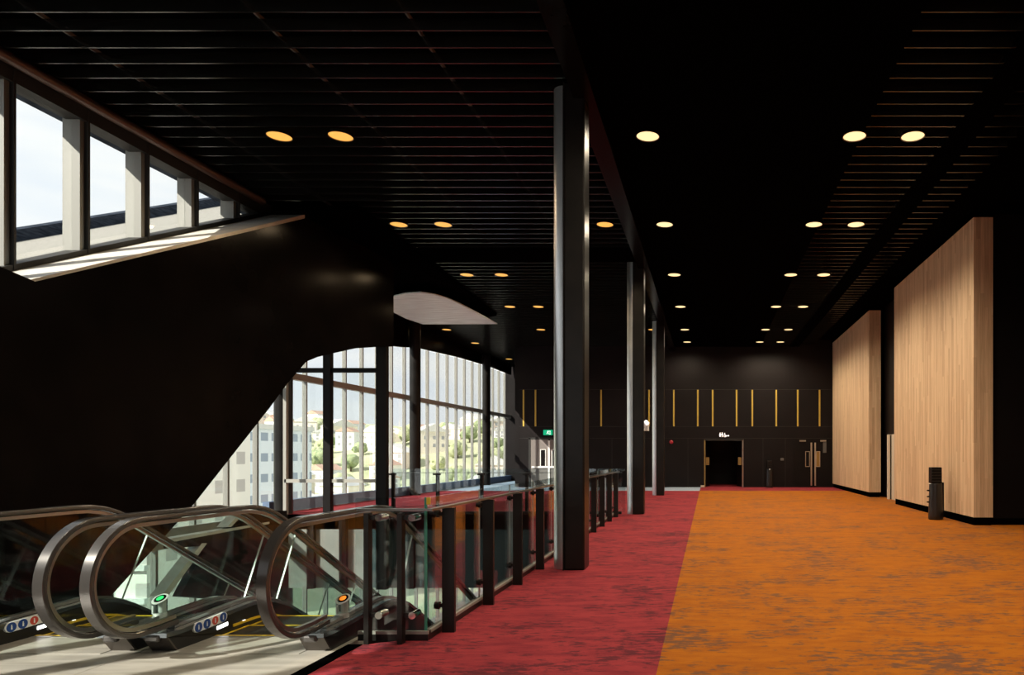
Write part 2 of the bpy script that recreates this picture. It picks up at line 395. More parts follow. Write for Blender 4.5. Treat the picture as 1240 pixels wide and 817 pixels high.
struct('trim_5', MB().box(-7.2, -1.86, 16.9, 17.9, 6.62, 6.70), M_matte)

# ------------------------------------------------------------------ main window wall
win = empty('window_1', None, None, (WX, 20, 0), kind='structure')
def head(y):
    pts = [(-10, 6.4), (18, 5.0), (20, 5.15), (23, 5.35), (25.7, 5.6), (27.1, 5.8), (31.5, 6.05), (36, 6.2), (41, 6.2)]
    for (a, za), (b, zb) in zip(pts, pts[1:]):
        if y <= b: return za+(zb-za)*(y-a)/(b-a)
    return 6.2
def wtop(y): return head(y) if y > 18 else min(6.3, sill(y)-0.6) if y > 6.8 else 2.05
ys = [-9.3+1.08*i for i in range(46)]
for i, y in enumerate(ys):
    if y > 40.2: break
    MB().box(WX-0.05, WX+0.07, y-0.033, y+0.033, LZ, max(wtop(y), 0.3)+0.02).build('mullion', M_mullion, win)
    y2 = y+1.08
    MB().prism_yz([(y+.035, LZ), (y2-.035, LZ), (y2-.035, wtop(y2)), (y+.035, wtop(y))], WX-0.012, WX).build('pane', M_pane, win)
MB().box(WX-0.04, WX+0.13, 5.5, 40.2, 3.68, 3.86).build('transom', M_frame, win)
MB().box(WX-0.04, WX+0.14, VY, 40.2, 0.0, 0.32).build('upstand', M_upst, win)
MB().box(WX-0.04, WX+0.10, -9.5, 40.2, -0.45, -0.02).build('transom', M_frame, win)
sp = [(y, wtop(y)) for y in [18+0.5*i for i in range(45)]]
struct('wall_spandrel', MB().prism_yz(sp+[(40.2, 7.4), (18, 7.4)], WX+0.12, WX+0.2), M_gloss)

# clerestory
cl = empty('window_2', None, None, (CX, 10, 4), kind='structure')
HZ = 6.58
cy = [4.58+1.06*i for i in range(-12, 10)]
cmy = [y for y in cy if y < 14]
def cs(y): return sill(y) if y > 8.35 else 3.8 if y > 7.0 else 2.35
for y in cmy:
    MB().box(CX-0.20, CX+0.05, y-0.05, y+0.05, cs(y), HZ).build('mullion', M_mullion, cl)
    MB().box(CX+0.05, CX+0.11, y+0.02, y+0.05, cs(y), HZ).build('mullion_cap', M_frame_d, cl)
for a, b in zip(cmy, cmy[1:]+[14.13]):
    MB().prism_yz([(a+.05, cs(a+.05)), (b-.05, cs(b-.05)), (b-.05, HZ), (a+.05, HZ)], CX-0.07, CX-0.058).build('pane', M_pane, cl)
MB().loft([[(CX-0.15, y, cs(y)-0.15), (CX+0.10, y, cs(y)-0.15), (CX+0.10, y, cs(y)+0.06), (CX-0.15, y, cs(y)+0.06)] for y in (8.36, 14.1)]).build('sill_frame', M_frame_d, cl)
MB().box(CX-0.15, CX+0.10, -9.4, 14.2, HZ-0.17, HZ+0.12).build('head_frame', M_frame_d, cl)
struct('wall_clerestory', MB().box(CX-0.1, CX+0.04, -9.5, 14.3, HZ+0.12, 7.3), M_black)
struct('trim_6', MB().cyl((CX+0.22, 2.0, 6.62), (CX+0.22, 13.6, 6.62), 0.075), M_tube)

# outside roof beside the clerestory
struct('roof_outside', MB().loft([[(-13.4, y, sill(y)-.75), (CX-0.16, y, sill(y)-.4), (CX-0.16, y, sill(y)-.12), (-13.4, y, sill(y)-.42)] for y in (6.8, 24)]).box(-13.4, CX-0.16, -9.5, 6.8, 2.1, 2.25), M_roof)
struct('roof_parapet', MB().loft([[(-13.6, y, sill(y)-.6), (-13.3, y, sill(y)-.6), (-13.3, y, sill(y)-0.18), (-13.6, y, sill(y)-0.18)] for y in (6.8, 24)]), M_band)
struct('roof_eave', MB().box(-9.75, CX-0.16, 2, 14.3, HZ+0.02, HZ+0.25), M_band)

# ------------------------------------------------------------------ columns
def main_column(y, label):
    o = empty('column', label, 'column', (-1.85, y, 0), 'dark steel columns along the railing')
    MB().box(-1.985, -1.70, y, y+0.38, 0, CZ).build('cover_panel', M_column, o, 0.025)
    MB().cyl((-2.0, y+0.25, 0), (-2.0, y+0.25, CZ), 0.17, n=40).build('round_shaft', M_shaft, o)
    MB().box(-1.995, -1.98, y-0.01, y+0.05, 0, CZ).build('edge_rib', M_column, o)
    return o
main_column(9.35, 'thick dark steel column nearest the viewer, standing on red carpet beside the glass railing')
main_column(17.95, 'dark steel column standing where the glass railing turns at the end of the void')
main_column(26.1, 'farthest and thinnest-looking dark column on red carpet before the far wall')
wc = [(17.95, 'thick round dark column by the windows at the end of the void, left of the glazed screen', 0.22),
      (26.1, 'round dark column by the windows under the pale rounded ceiling panel', 0.2),
      (34.55, 'farthest round dark column beside the tall windows', 0.2)]
for y, lab, r in wc:
    tag(MB().cyl((-11.3, y+0.2, LZ if y < 18 else 0), (-11.3, y+0.2, 6.6), r, n=32).build('column', M_column), lab, 'column', 'round columns by the windows')

# glazed screen at the void end
sc = empty('glazed_screen', 'black framed glass screen between the sloping black wall and the tall windows', 'screen', (-10, 17.9, 0))
for x, wd, z1 in ((-8.55, 0.135, 6.6), (-9.97, 0.095, 5.6)):
    MB().box(x-wd, x+wd, 17.82, 17.98, -1.95 if x > -9 else 0.0, z1).build('post', M_black, sc)
MB().box(-11.1, -8.68, 17.86, 17.94, 3.72, 3.84).build('rail', M_black, sc)
MB().box(-11.1, -8.68, 17.86, 17.94, 0.84, 0.93).build('rail', M_frame, sc)
MB().box(-11.13, -11.05, 17.86, 17.96, 0.0, 4.0).build('post', M_frame, sc)
for a, b in ((-11.05, -10.07), (-9.87, -8.69)):
    for z0, z1 in ((0.02, 0.84), (0.93, 3.72)):
        MB().box(a, b, 17.895, 17.905, z0, z1).build('pane', M_pane, sc)

# ------------------------------------------------------------------ timber wall panels
def timber_wall(label, y0, y1):
    o = empty('timber_wall_panel', label, 'wall panel', (5.9, (y0+y1)/2, 0), 'blond timber panels on the right')
    MB().box(5.9, 6.33, y0, y1, 0.18, 6.86).build('timber_cladding', M_timber, o)
    MB().box(5.93, 6.30, y0+0.03, y1-0.03, 0.0, 0.18).build('plinth', M_matte, o)
    MB().box(5.86, 6.36, y0-0.03, y1, 6.86, 6.95).build('top_cap', M_matte, o)
timber_wall('larger nearer blond timber wall panel at right with black cylinder standing before it', 15.2, 21.7)
timber_wall('farther blond timber wall panel running up to the double doors', 25.1, YF-0.02)
dr = empty('door_3', None, None, (6.4, 23.9, 0), kind='structure')
MB().box(6.30, 6.36, 23.9, 24.1, 0, 2.27).build('jamb', M_beige, dr)
MB().box(6.40, 6.48, 22.2, 24.1, 0, 2.27).build('leaf', M_beige, dr)
MB().box(6.36, 6.40, 23.9, 24.02, 0, 2.25).build('edge_seal', M_matte, dr)

# ------------------------------------------------------------------ doors on the far wall
d1 = empty('door_1', None, None, ((DX0+DX1)/2, YF, 0), kind='structure')
MB().box(DX0-0.01, DX0+0.05, YF-0.02, YF+0.28, 0, DZ).build('jamb', M_plate, d1)
MB().box(DX1-0.05, DX1+0.01, YF-0.02, YF+0.28, 0, DZ).build('jamb', M_steel, d1)
MB().box(DX0, DX1, YF-0.02, YF+0.28, DZ-0.05, DZ+0.01).build('frame_head', M_frame_d, d1)
for sx, x in ((1, DX0+0.06), (-1, DX1-0.06)):
    MB().prism_xy([(x, YF+0.3), (x+sx*0.2, YF+1.15), (x+sx*0.15, YF+1.16), (x-sx*0.05, YF+0.31)], 0.01, DZ-0.06).build('leaf', M_black, d1)
    MB().box(min(x, x+sx*0.17), max(x, x+sx*0.17), YF+0.33, YF+0.35, 1.05, 1.42).build('push_plate', M_plate, d1)
    
d2 = empty('door_2', None, None, (4.95, YF, 0), kind='structure')
for x0, x1 in ((4.06, 4.94), (4.98, 5.80)):
    MB().box(x0, x1, YF-0.03, YF-0.001, 0.01, 2.28).build('leaf', M_black, d2)
for px in (982.2, 986.8):
    x = fx(px); h = MB().box(x-0.035, x+0.035, YF-0.09, YF-0.065, 0.08, 2.12).box(x-0.02, x+0.02, YF-0.065, YF-0.03, 0.4, 0.46).box(x-0.02, x+0.02, YF-0.065, YF-0.03, 1.7, 1.76)
    h.build('pull_bar', M_steel, d2)
for a, b, inn in ((975, 980.5, M_black), (987.8, 993, M_plate)):
    x0, x1 = fx(a), fx(b)
    v = MB().box(x0, x1, YF-0.04, YF-0.03, 0.97, 1.71).build('vision_panel', inn, d2)
    MB().box(x0, x0+0.03, YF-0.05, YF-0.04, 0.97, 1.71).box(x1-0.03, x1, YF-0.05, YF-0.04, 0.97, 1.71).box(x0, x1, YF-0.05, YF-0.04, 0.97, 1.0).box(x0, x1, YF-0.05, YF-0.04, 1.68, 1.71).build('vision_frame', M_steel, v)
for a, b in ((968, 975.5), (993.2, 1000)):
    MB().box(fx(a), fx(b), YF-0.1, YF-0.03, 2.17, 2.24).build('door_closer', M_steel, d2)

d4 = empty('door_4', None, None, (-7.6, YF, 0), kind='structure')
MB().box(-8.55, -8.46, YF-0.05, YF, 0, 2.34).box(-8.55, -6.6, YF-0.05, YF, 2.28, 2.36).build('frame', M_frame_d, d4)
for x0, x1 in ((-8.45, -7.62), (-7.54, -6.7)):
    MB().box(x0, x1, YF-0.035, YF-0.001, 0.01, 2.27).build('leaf', M_door, d4)
MB().box(-7.62, -7.54, YF-0.08, YF-0.001, 0.01, 2.22).build('meeting_stile', M_white, d4)
MB().box(-8.4, -7.62, YF-0.09, YF-0.036, 0.92, 1.0).box(-7.54, -6.8, YF-0.09, YF-0.036, 0.92, 1.0).build('push_bar', M_white, d4)
for x0, x1 in ((-7.97, -7.76), (-7.42, -7.2)):
    MB().box(x0, x1, YF-0.045, YF-0.036, 1.02, 1.78).build('vision_panel', M_black, d4)
    MB().box(x0-.03, x0, YF-0.06, YF-0.036, 1.0, 1.8).box(x1, x1+.03, YF-0.06, YF-0.036, 1.0, 1.8).box(x0, x1, YF-0.06, YF-0.036, 1.78, 1.81).build('vision_frame', M_white, d4)

# ------------------------------------------------------------------ escalators
def zl(y):
    def seg(y):
        if y < 6.5: return 0.0
        if y < 7.1: return -(y-6.5)**2*0.5
        return -0.18-0.6*(y-7.1)
    z = seg(y); fl = LZ
    # smooth lower transition
    e = 7.1+(5.5-0.18)/0.6
    if y > e+0.3: return fl
    if y > e-0.3: t = (y-(e-0.3)); return seg(e-0.3) - 0.6*t + 0.5*t*t
    return z
YE = 17.0
def hand_path(off):
    """side line of the handrail, moved inwards by off"""
    r = 0.445-off; cyy, czz = 5.30, 0.645
    p = [(cyy+0.35, czz-r+0.012), (cyy+0.16, czz-r)]
    for i in range(0, 25):
        a = math.radians(262-172*i/24); p.append((cyy+r*math.cos(a), czz+r*math.sin(a)))
    y = 5.55
    while y < YE: p.append((y, 1.09-off+zl(y))); y += 0.15
    cy2, cz2 = YE, LZ+0.645
    for i in range(0, 19):
        a = math.radians(90-172*i/18); p.append((cy2+r*math.cos(a), cz2+r*math.sin(a)))
    return p
def sweep(mb, path, x, prof):
    rings = []
    for i, (y, z) in enumerate(path):
        a = path[max(i-1, 0)]; b = path[min(i+1, len(path)-1)]
        d = Vector((b[0]-a[0], b[1]-a[1])).normalized(); n = Vector((-d.y, d.x))
        rings.append([(x+px, y+n.x*pn, z+n.y*pn) for px, pn in prof])
    return mb.loft(rings, smooth=True)
HPROF = [(-.030, -.020), (-.040, -.014), (-.042, .010), (-.036, .020), (.036, .020), (.042, .010), (.040, -.014), (.030, -.020), (.018, -.012), (-.018, -.012)]
GPROF = [(-.016, -.014), (-.016, .016), (.016, .016), (.016, -.014)]
def deck_poly():
    top = [(5.43, 0.17), (5.62, 0.165), (6.1, 0.185), (6.5, 0.20)]
    y = 6.6
    while y < 16.9: top.append((y, 0.2+zl(y))); y += 0.2
    bot = []
    y = 16.9
    while y > 6.5: bot.append((y, -0.16+zl(y))); y -= 0.2
    return top, bot
def escalator(name, label, xl, xr, indicator, cond):
    o = empty(name, label, 'escalator', ((xl+xr)/2, 6.0, 0), 'escalators going down to the lower floor')
    top, bot = deck_poly()
    for side, x in (('left', xl), ('right', xr)):
        s = 1 if side == 'left' else -1
        h = sweep(MB(), hand_path(0), x, HPROF).build('handrail', M_rubber, o)
        sweep(MB(), hand_path(0.045), x, GPROF).build('handrail_guide', M_steel, h)
        # deck (cover along the foot of the glass) with its front foot
        dk = MB().prism_yz(top+[(y, z-0.035) for y, z in reversed(top)], x-0.11, x+0.11).build('deck', M_deck, o)
        MB().prism_yz([(y, z+0.003) for y, z in top[1:]]+[(y, z+0.03) for y, z in reversed(top[1:])], x-0.028, x+0.028).build('glass_channel', M_steel, dk)
        sk = MB().prism_yz([(5.46, 0.135), (5.57, 0.0), (6.0, 0.0), (6.5, -0.14)]+[(y, z) for y, z in reversed(bot)]+[(y, z-0.036) for y, z in reversed(top)], x-0.10, x+0.10).build('skirt', M_skirt, o)
        MB().prism_yz([(5.43, 0.155), (5.55, 0.0), (5.565, 0.0), (5.445, 0.155)], x-0.10, x+0.10).build('foot_plate', M_foot, sk)
        MB().box(x-0.055, x+0.055, 5.415, 5.46, 0.10, 0.155).build('handrail_inlet', M_rubber, sk, 0.015)
        # newel glass panel
        p = hand_path(0.06); loop = [q for q in p if q[0] < 7.28 and q[1] > 0.3 or q[0] < 5.6][1:]
        loop = [q for q in loop if q[1] > 0.16]
        jt = (7.30, 1.03+zl(7.30)); jb = (6.98, 0.21+zl(6.98))
        g = MB().prism_yz(loop+[jt, jb, (6.6, 0.205), (5.5, 0.185)], x-0.006, x+0.006).build('glass_panel', M_eglass, o)
        def joint(yt, yb):
            a = Vector((0, yt, 1.03+zl(yt))); b = Vector((0, yb, 0.21+zl(yb)))
            d = (a-b).normalized(); n = Vector((0, d.z, -d.y))*0.0035
            return MB().prism_yz([(b-n)[1:], (b+n)[1:], (a+n)[1:], (a-n)[1:]], x-0.0075, x+0.0075)
        yt, yb = 7.30, 6.98
        joint(yt, yb).build('glass_joint', M_edge_l, g)
        while yt < 15.0:
            y2 = yt+1.25; yb2 = y2-0.38
            n = 6
            poly = [(yt+.01+(y2-yt-.02)*i/n, 1.03+zl(yt+(y2-yt)*i/n)) for i in range(n+1)] + [(yb2-.01+(yb-yb2+.02)*i/n, 0.21+zl(yb2+(yb-yb2)*i/n)) for i in range(n+1)]
            gg = MB().prism_yz(poly, x-0.006, x+0.006).build('glass_panel', M_eglass, o)
            joint(y2, yb2).build('glass_joint', M_edge_l, gg)
            yt, yb = y2, yb2
        # yellow line along the skirt, inner side
        xi = x+s*0.101
        line = [(6.2+0.15*i, 0.03+zl(6.2+0.15*i)) for i in range(60)]
        MB().prism_yz([(y, z) for y, z in line]+[(y, z+0.022) for y, z in reversed(line)], min(xi, xi+s*0.012), max(xi, xi+s*0.012)).build('skirt_brush', M_yellow, sk)
        if side == 'left':
            # sign strip and guide lamp on the inner skirt
            st = MB(); n = 10
            cap = [(5.76+0.05*math.cos(math.radians(90+180*i/n)), 0.135+0.042*math.sin(math.radians(90+180*i/n))) for i in range(n+1)] + [(6.06+0.05*math.cos(math.radians(-90+180*i/n)), 0.15+0.042*math.sin(math.radians(-90+180*i/n))) for i in range(n+1)]
            lean = lambda q: q
            stk = st.prism_yz(cap, xi-0.002, xi+0.014).build('safety_sticker', M_whitest, sk)
            for i, mm in enumerate((M_blue, M_blue, M_redst, M_blue)):
                y = 5.765+0.097*i; z = 0.135+0.005*i
                MB().cyl((xi+0.014, y, z), (xi+0.0165, y, z), 0.041 if i != 2 else 0.036, n=20).build('pictogram_disc', mm, stk)
                MB().box(xi+0.0165, xi+0.0172, y-0.006, y+0.007, z-0.02, z+0.008).cyl((xi+0.0165, y, z+0.015), (xi+0.0172, y, z+0.015), 0.006, n=10).build('pictogram', M_whitest, stk)
            MB().prism_yz([(6.0, 0.052), (6.13, 0.060), (6.13, 0.09), (6.0, 0.082)], xi, xi+0.006).build('guide_lamp', M_ledw, sk)
            MB().box(xi, xi+0.008, 6.33, 6.36, 0.03, 0.055).build('guide_lamp', M_ledw, sk)
    # direction indicator on the right deck
    ix = xr+0.0; iy = 5.92
    it = MB().cyl((ix, iy, 0.18), (ix, iy, 0.225), 0.05, n=24).cyl((ix-0.03, iy-0.03, 0.22), (ix-0.03, iy-0.03, 0.29), 0.014, n=12).cyl((ix+0.01, iy+0.01, 0.22), (ix+0.01, iy+0.01, 0.325), 0.03, n=18).build('direction_indicator', M_frost, o)
    up_ = [(ix+0.052*math.cos(2*PI*i/28), iy+0.052*math.sin(2*PI*i/28)) for i in range(28)]
    MB().loft([[(x, y, 0.226) for x, y in up_], [(x, y, 0.335+(y-iy)*0.55) for x, y in up_]], smooth=True).build('clear_body', M_eglass, it)
    tl_ = lambda r, h: [(ix+r*math.cos(2*PI*i/28), iy+r*math.sin(2*PI*i/28), 0.336+h+r*math.sin(2*PI*i/28)*0.55) for i in range(28)]
    MB().loft([tl_(0.058, 0), tl_(0.058, 0.008)]).build('signal_rim', M_frost, it)
    MB().loft([tl_(0.043, 0.008), tl_(0.043, 0.011)]).build('signal_plate', M_matte, it)
    MB().loft([tl_(0.026, 0.011), tl_(0.026, 0.013)]).build('signal_lamp', indicator, it)
    # landing comb and steps
    MB().box(xl+0.10, xr-0.10, 5.45, 5.93, 0.0005, 0.004).build('floor_plate', M_tile, o)
    MB().box(xl+0.10, xr-0.10, 5.93, 6.0, -0.03, 0.006).build('comb', M_comb, o)
    MB().box(xl+0.10, xr-0.10, 5.975, 6.0, 0.006, 0.008).build('comb_edge', M_yellow, o)
    proto = None
    for k in range(26):
        y = 6.005+0.4*k; z = zl(y+0.2)-0.005
        if proto is None:
            m = MB(); m.box(xl+0.14, xr-0.14, y, y+0.395, z-0.32, z)
            m.mi = 1; m.box(xl+0.105, xl+0.14, y, y+0.395, z-0.05, z); m.box(xr-0.14, xr-0.105, y, y+0.395, z-0.05, z); m.box(xl+0.14, xr-0.14, y+0.36, y+0.395, z+0.0005, z+0.002)
            proto = m.build('step', [M_step, M_yellow], o); py, pz = y, z; pl = proto.location.copy()
        else:
            c = proto.copy(); COL.objects.link(c); c.parent = o; c.location = pl+Vector((0, y-py, z-pz))
    # truss cladding below
    tb = [(6.02, -0.37)]
    yy = 6.6
    under = []
    while yy < 15.2: under.append((yy, -0.42+zl(yy))); yy += 0.4
    cl_ = MB()
    for x in (xl-0.105, xr+0.105):
        up = [(5.97, -0.02), (6.5, -0.1)]+[(y, -0.12+zl(y)) for y in [6.7+0.4*i for i in range(22)]]
        lo = [(y, max(z-0.75, LZ+0.01)) for y, z in reversed(up)]
        cl_.prism_yz(up+lo, x-0.008, x+0.008)
    cl_.build('truss_cladding', M_black, o)
    MB().prism_yz([(y, z-0.75) for y, z in up if z-0.75 > LZ]+[(y, z-0.79) for y, z in reversed(up) if z-0.75 > LZ], xl-0.1, xr+0.1).build('truss_soffit', M_fascia, o)
    return o
escalator('escalator', 'right of the two escalators, its amber indicator light beside the glass railing', -4.42, -3.17, M_amber, 1)
escalator('escalator', 'left of the two escalators, with the green indicator light, cut by the picture edge', -6.00, -4.755, M_green, 0)

# dark wedge of the stair below, seen through the escalator glass
st = empty('stair_soffit', 'black sloping stair underside with pale sunlit edge seen through the escalator glass', 'stair', (-9.6, 13, -1))
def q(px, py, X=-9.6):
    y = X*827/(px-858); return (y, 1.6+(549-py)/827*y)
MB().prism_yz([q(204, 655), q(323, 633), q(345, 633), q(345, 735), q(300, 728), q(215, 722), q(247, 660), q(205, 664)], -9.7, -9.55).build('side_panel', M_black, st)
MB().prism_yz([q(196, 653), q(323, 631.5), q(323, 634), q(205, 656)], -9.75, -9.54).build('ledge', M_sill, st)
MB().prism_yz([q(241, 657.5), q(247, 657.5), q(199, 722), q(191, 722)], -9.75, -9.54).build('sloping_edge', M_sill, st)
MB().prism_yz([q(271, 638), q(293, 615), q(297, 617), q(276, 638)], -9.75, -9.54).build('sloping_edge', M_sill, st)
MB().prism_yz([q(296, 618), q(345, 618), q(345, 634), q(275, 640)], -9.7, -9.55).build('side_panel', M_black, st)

# ------------------------------------------------------------------ glass railings
rail = empty('glass_railing', 'glass railing with black blade posts along the void beside the red carpet', 'railing', (-2.35, 6.0, 0))
PY = [6.13+1.105*i for i in range(11)]
GX = -2.43
def disc_clamp(mb, p, axis):
    d = Vector(axis)*0.022
    mb.cyl(Vector(p)-d, Vector(p)+d, 0.034, n=18)
    return mb
for i, y in enumerate(PY):
    MB().box(-2.385, -2.275, y-0.02, y+0.02, 0, 1.115).build('post', M_post, rail)
    for z in (1.06, 0.24):
        c = MB().box(GX-0.01, -2.38, y-0.014, y+0.014, z-0.016, z+0.016); disc_clamp(c, (GX-0.002, y, z), (1, 0, 0))
        c.build('clamp', M_post, rail)
edges = [5.88]+PY[1:]
for a, b in zip(edges, edges[1:]+[17.93]):
    if b-a < 0.2: continue
    g = MB().box(GX-0.007, GX+0.007, a+0.006, b-0.006, 0.06, 1.22).build('glass_panel', M_rglass, rail)
    if a > 5.9:
        MB().box(GX-0.0075, GX+0.0075, a+0.001, a+0.006, 0.06, 1.22).build('glass_edge', M_edge_l, g)
MB().box(GX-0.008, GX+0.012, 5.858, 5.872, 0.06, 1.225).build('glass_edge', M_edge, rail)
MB().box(-3.03, GX-0.012, 5.858, 5.872, 0.06, 1.22).build('glass_panel', M_rglass, rail)
for x, y0, y1 in ((-2.87, 5.68, 5.79), (-2.59, 5.68, 5.79)):
    MB().box(x-0.02, x+0.02, y0+0.04, y1, 0, 1.10).build('post', M_post, rail)
    for z in (1.06, 0.24):
        c = MB().box(x+0.0, x+0.11, 5.75, 5.78, z-0.018, z+0.018).box(x+0.085, x+0.115, 5.76, 5.85, z-0.018, z+0.018)
        c.build('clamp', M_post, rail)
        k = MB().cyl((x+0.10, 5.73, z), (x+0.10, 5.857, z), 0.03, n=18).build('clamp_disc', M_chrome, rail)
MB().box(-2.97, -2.33, 5.76, 5.82, 1.116, 1.134).box(-2.385, -2.33, 5.82, 17.94, 1.116, 1.134).build('handrail', M_railcap, rail)
MB().box(GX-0.03, GX+0.03, 5.9, 17.93, 0.0, 0.075).box(-3.0, GX+0.03, 5.84, 5.9, 0.0, 0.075).build('base_channel', M_post, rail)
MB().box(GX+0.008, GX+0.032, 5.9, 17.93, 0.055, 0.082).box(-3.0, GX+0.032, 5.838, 5.857, 0.055, 0.082).build('channel_strip', M_frame, rail)
MB().box(GX+0.012, GX+0.045, 5.852, 5.858, 1.165, 1.225).build('sticker', M_yellow, rail)

rail2 = empty('glass_railing', 'glass railing across the far end of the void before the sunlit red carpet', 'railing', (-5.5, VY, 0))
PX = [-8.38, -7.2, -6.03, -4.83, -3.65, -2.6]
for x in PX:
    MB().box(x-0.035, x+0.035, VY+0.06, VY+0.16, 0, 1.08).build('post', M_post, rail2)
    MB().box(x-0.09, x+0.09, VY+0.0, VY+0.10, 1.03, 1.075).build('clamp', M_post, rail2)
for a, b in zip(PX, PX[1:]+[-2.2]):
    MB().box(a+0.006, b-0.006, VY+0.02, VY+0.034, 0.05, 1.2).build('glass_panel', M_rglass, rail2)
MB().box(-8.45, -2.3, VY+0.08, VY+0.12, 1.085, 1.10).build('handrail', M_railcap, rail2)
MB().box(-8.45, -2.3, VY+0.0, VY+0.05, 0.0, 0.07).build('base_channel', M_post, rail2)

# ------------------------------------------------------------------ ceiling downlights
def downlight(x, y, lens, power, color, label, group, z=CZ):
    o = empty('downlight', label, 'ceiling light', (x, y, z-0.02), group)
    MB().lathe([(0.178, 0.0), (0.192, 0.0), (0.192, 0.05), (0.178, 0.05)], (x, y, z-0.025), ring=True).build('trim_ring', M_slat, o)
    MB().cyl((x, y, z-0.015), (x, y, z+0.02), 0.177, n=32).build('lens', lens, o)
    ld = bpy.data.lights.new('downlight_beam', 'SPOT'); ld.energy = power; ld.color = color
    ld.spot_size = math.radians(165); ld.spot_blend = 0.6; ld.shadow_soft_size = 0.15
    lo = bpy.data.objects.new('downlight_beam', ld); COL.objects.link(lo); lo.parent = o; lo.location = (0, 0, -0.03)
    return o
RY = [10.9, 15.1, 19.35, 23.55, 27.9, 31.0]
ORD = ['first', 'second', 'third', 'fourth', 'fifth', 'sixth']
cols = [(-6.85, M_lampO, LAMP_WARM, (1, 0.72, 0.42), 'amber', 'left lamp of the left pair of rows', 5),
        (-5.87, M_lampO, LAMP_WARM, (1, 0.72, 0.42), 'amber', 'right lamp of the left pair of rows', 4),
        (-2.29, M_lampO, LAMP_WARM, (1, 0.72, 0.42), 'amber', 'row just left of the dark columns', 5),
        (-0.97, M_lampC, LAMP, (1, 0.83, 0.6), 'cream', 'single row just right of the dark columns', 6),
        (2.33, M_lampC, LAMP, (1, 0.83, 0.6), 'cream', 'left lamp of the right pair of rows', 6),
        (3.26, M_lampC, LAMP, (1, 0.83, 0.6), 'cream', 'right lamp of the right pair of rows', 6)]
for x, lens, pw, colr, hue, where, n in cols:
    for i in range(n):
        if x == -2.29 and i in (0, 2, 3): continue
        downlight(x, RY[i], lens, pw, colr, 'round %s downlight, %s, %s from the viewer' % (hue, where, ORD[i]), 'round downlights in the dark ceiling')
for i, y in enumerate((27.9, 31.3, 36.6)):
    downlight(-10.7, y, M_lampO, 60, (1, 0.72, 0.42), 'round amber downlight close to the window wall, %s from the viewer' % ORD[i], 'round downlights in the dark ceiling')
for y in (2.5, 6.7):      # rows carried on out of view, added to light the near carpet
    for x in (-0.97, 2.33, 3.26):
        downlight(x, y, M_lampC, LAMP, (1, 0.83, 0.6), 'round cream downlight in the unseen rows added above the viewer', 'round downlights in the dark ceiling')

# toilets lamp
tl = empty('downlight', 'small warm ceiling lamp inside the dark doorway', 'ceiling light', (0.7, YF+3.2, 2.79))
MB().cyl((0.7, YF+3.2, 2.77), (0.7, YF+3.2, 2.80), 0.06).build('lens', M_lampC, tl)
ld = bpy.data.lights.new('doorway_beam', 'SPOT'); ld.energy = 6; ld.color = (1, 0.6, 0.25); ld.spot_size = math.radians(110); ld.spot_blend = 1
lo = bpy.data.objects.new('doorway_beam', ld); COL.objects.link(lo); lo.parent = tl; lo.location = (0, 0, -0.03)

# ------------------------------------------------------------------ signs and small fittings
ts = empty('toilet_sign', 'white lit toilet pictograms and arrow above the dark doorway', 'sign', (fx(877), YF-0.03, 2.44))
def pz(py): return 1.6+(549-py)/827*YF
def person_sign(x, z, h, skirt):
    m = MB(); y0, y1 = YF-0.05, YF-0.03
    m.cyl((x, y0, z+h*0.9), (x, y1, z+h*0.9), h*0.10, n=14)
    if skirt: m.prism_xz([(x-h*.10, z+h*.76), (x+h*.10, z+h*.76), (x+h*.24, z+h*.3), (x-h*.24, z+h*.3)], y0, y1)
    else: m.prism_xz([(x-h*.18, z+h*.76), (x+h*.18, z+h*.76), (x+h*.18, z+h*.42), (x-h*.18, z+h*.42)], y0, y1)
    m.box(x-h*.11, x-h*.02, y0, y1, z, z+h*.42).box(x+h*.02, x+h*.11, y0, y1, z, z+h*.42)
    return m
person_sign(fx(872), pz(528.8), 0.2, True).build('woman_pictogram', M_signw, ts)
person_sign(fx(874.6), pz(528.8), 0.21, False).build('man_pictogram', M_signw, ts)
x, z = fx(877.9), pz(528.9); m = MB(); n = 16
for i in range(n):
    a, b = 2*PI*i/n*0.8+2.4, 2*PI*(i+1)/n*0.8+2.4
    m.prism_xz([(x+.04*math.cos(a), z+.05+.04*math.sin(a)), (x+.04*math.cos(b), z+.05+.04*math.sin(b)), (x+.06*math.cos(b), z+.05+.06*math.sin(b)), (x+.06*math.cos(a), z+.05+.06*math.sin(a))], YF-0.05, YF-0.03)
m.prism_xz([(x-.03, z+.15), (x, z+.15), (x+.01, z+.09), (x+.06, z+.08), (x+.075, z+.02), (x+.055, z+.02), (x+.045, z+.06), (x-.02, z+.065)], YF-0.05, YF-0.03).cyl((x-.012, YF-0.05, z+.175), (x-.012, YF-0.03, z+.175), .019, n=12)
m.build('wheelchair_pictogram', M_signw, ts)
x, z = fx(881.3), pz(527.4)
MB().box(x-0.05, x+0.04, YF-0.05, YF-0.03, z-0.014, z+0.014).prism_xz([(x+0.02, z+0.05), (x+0.075, z), (x+0.02, z-0.05), (x+0.02, z-0.02), (x+.035, z), (x+0.02, z+0.02)], YF-0.05, YF-0.03).build('arrow', M_signw, ts)

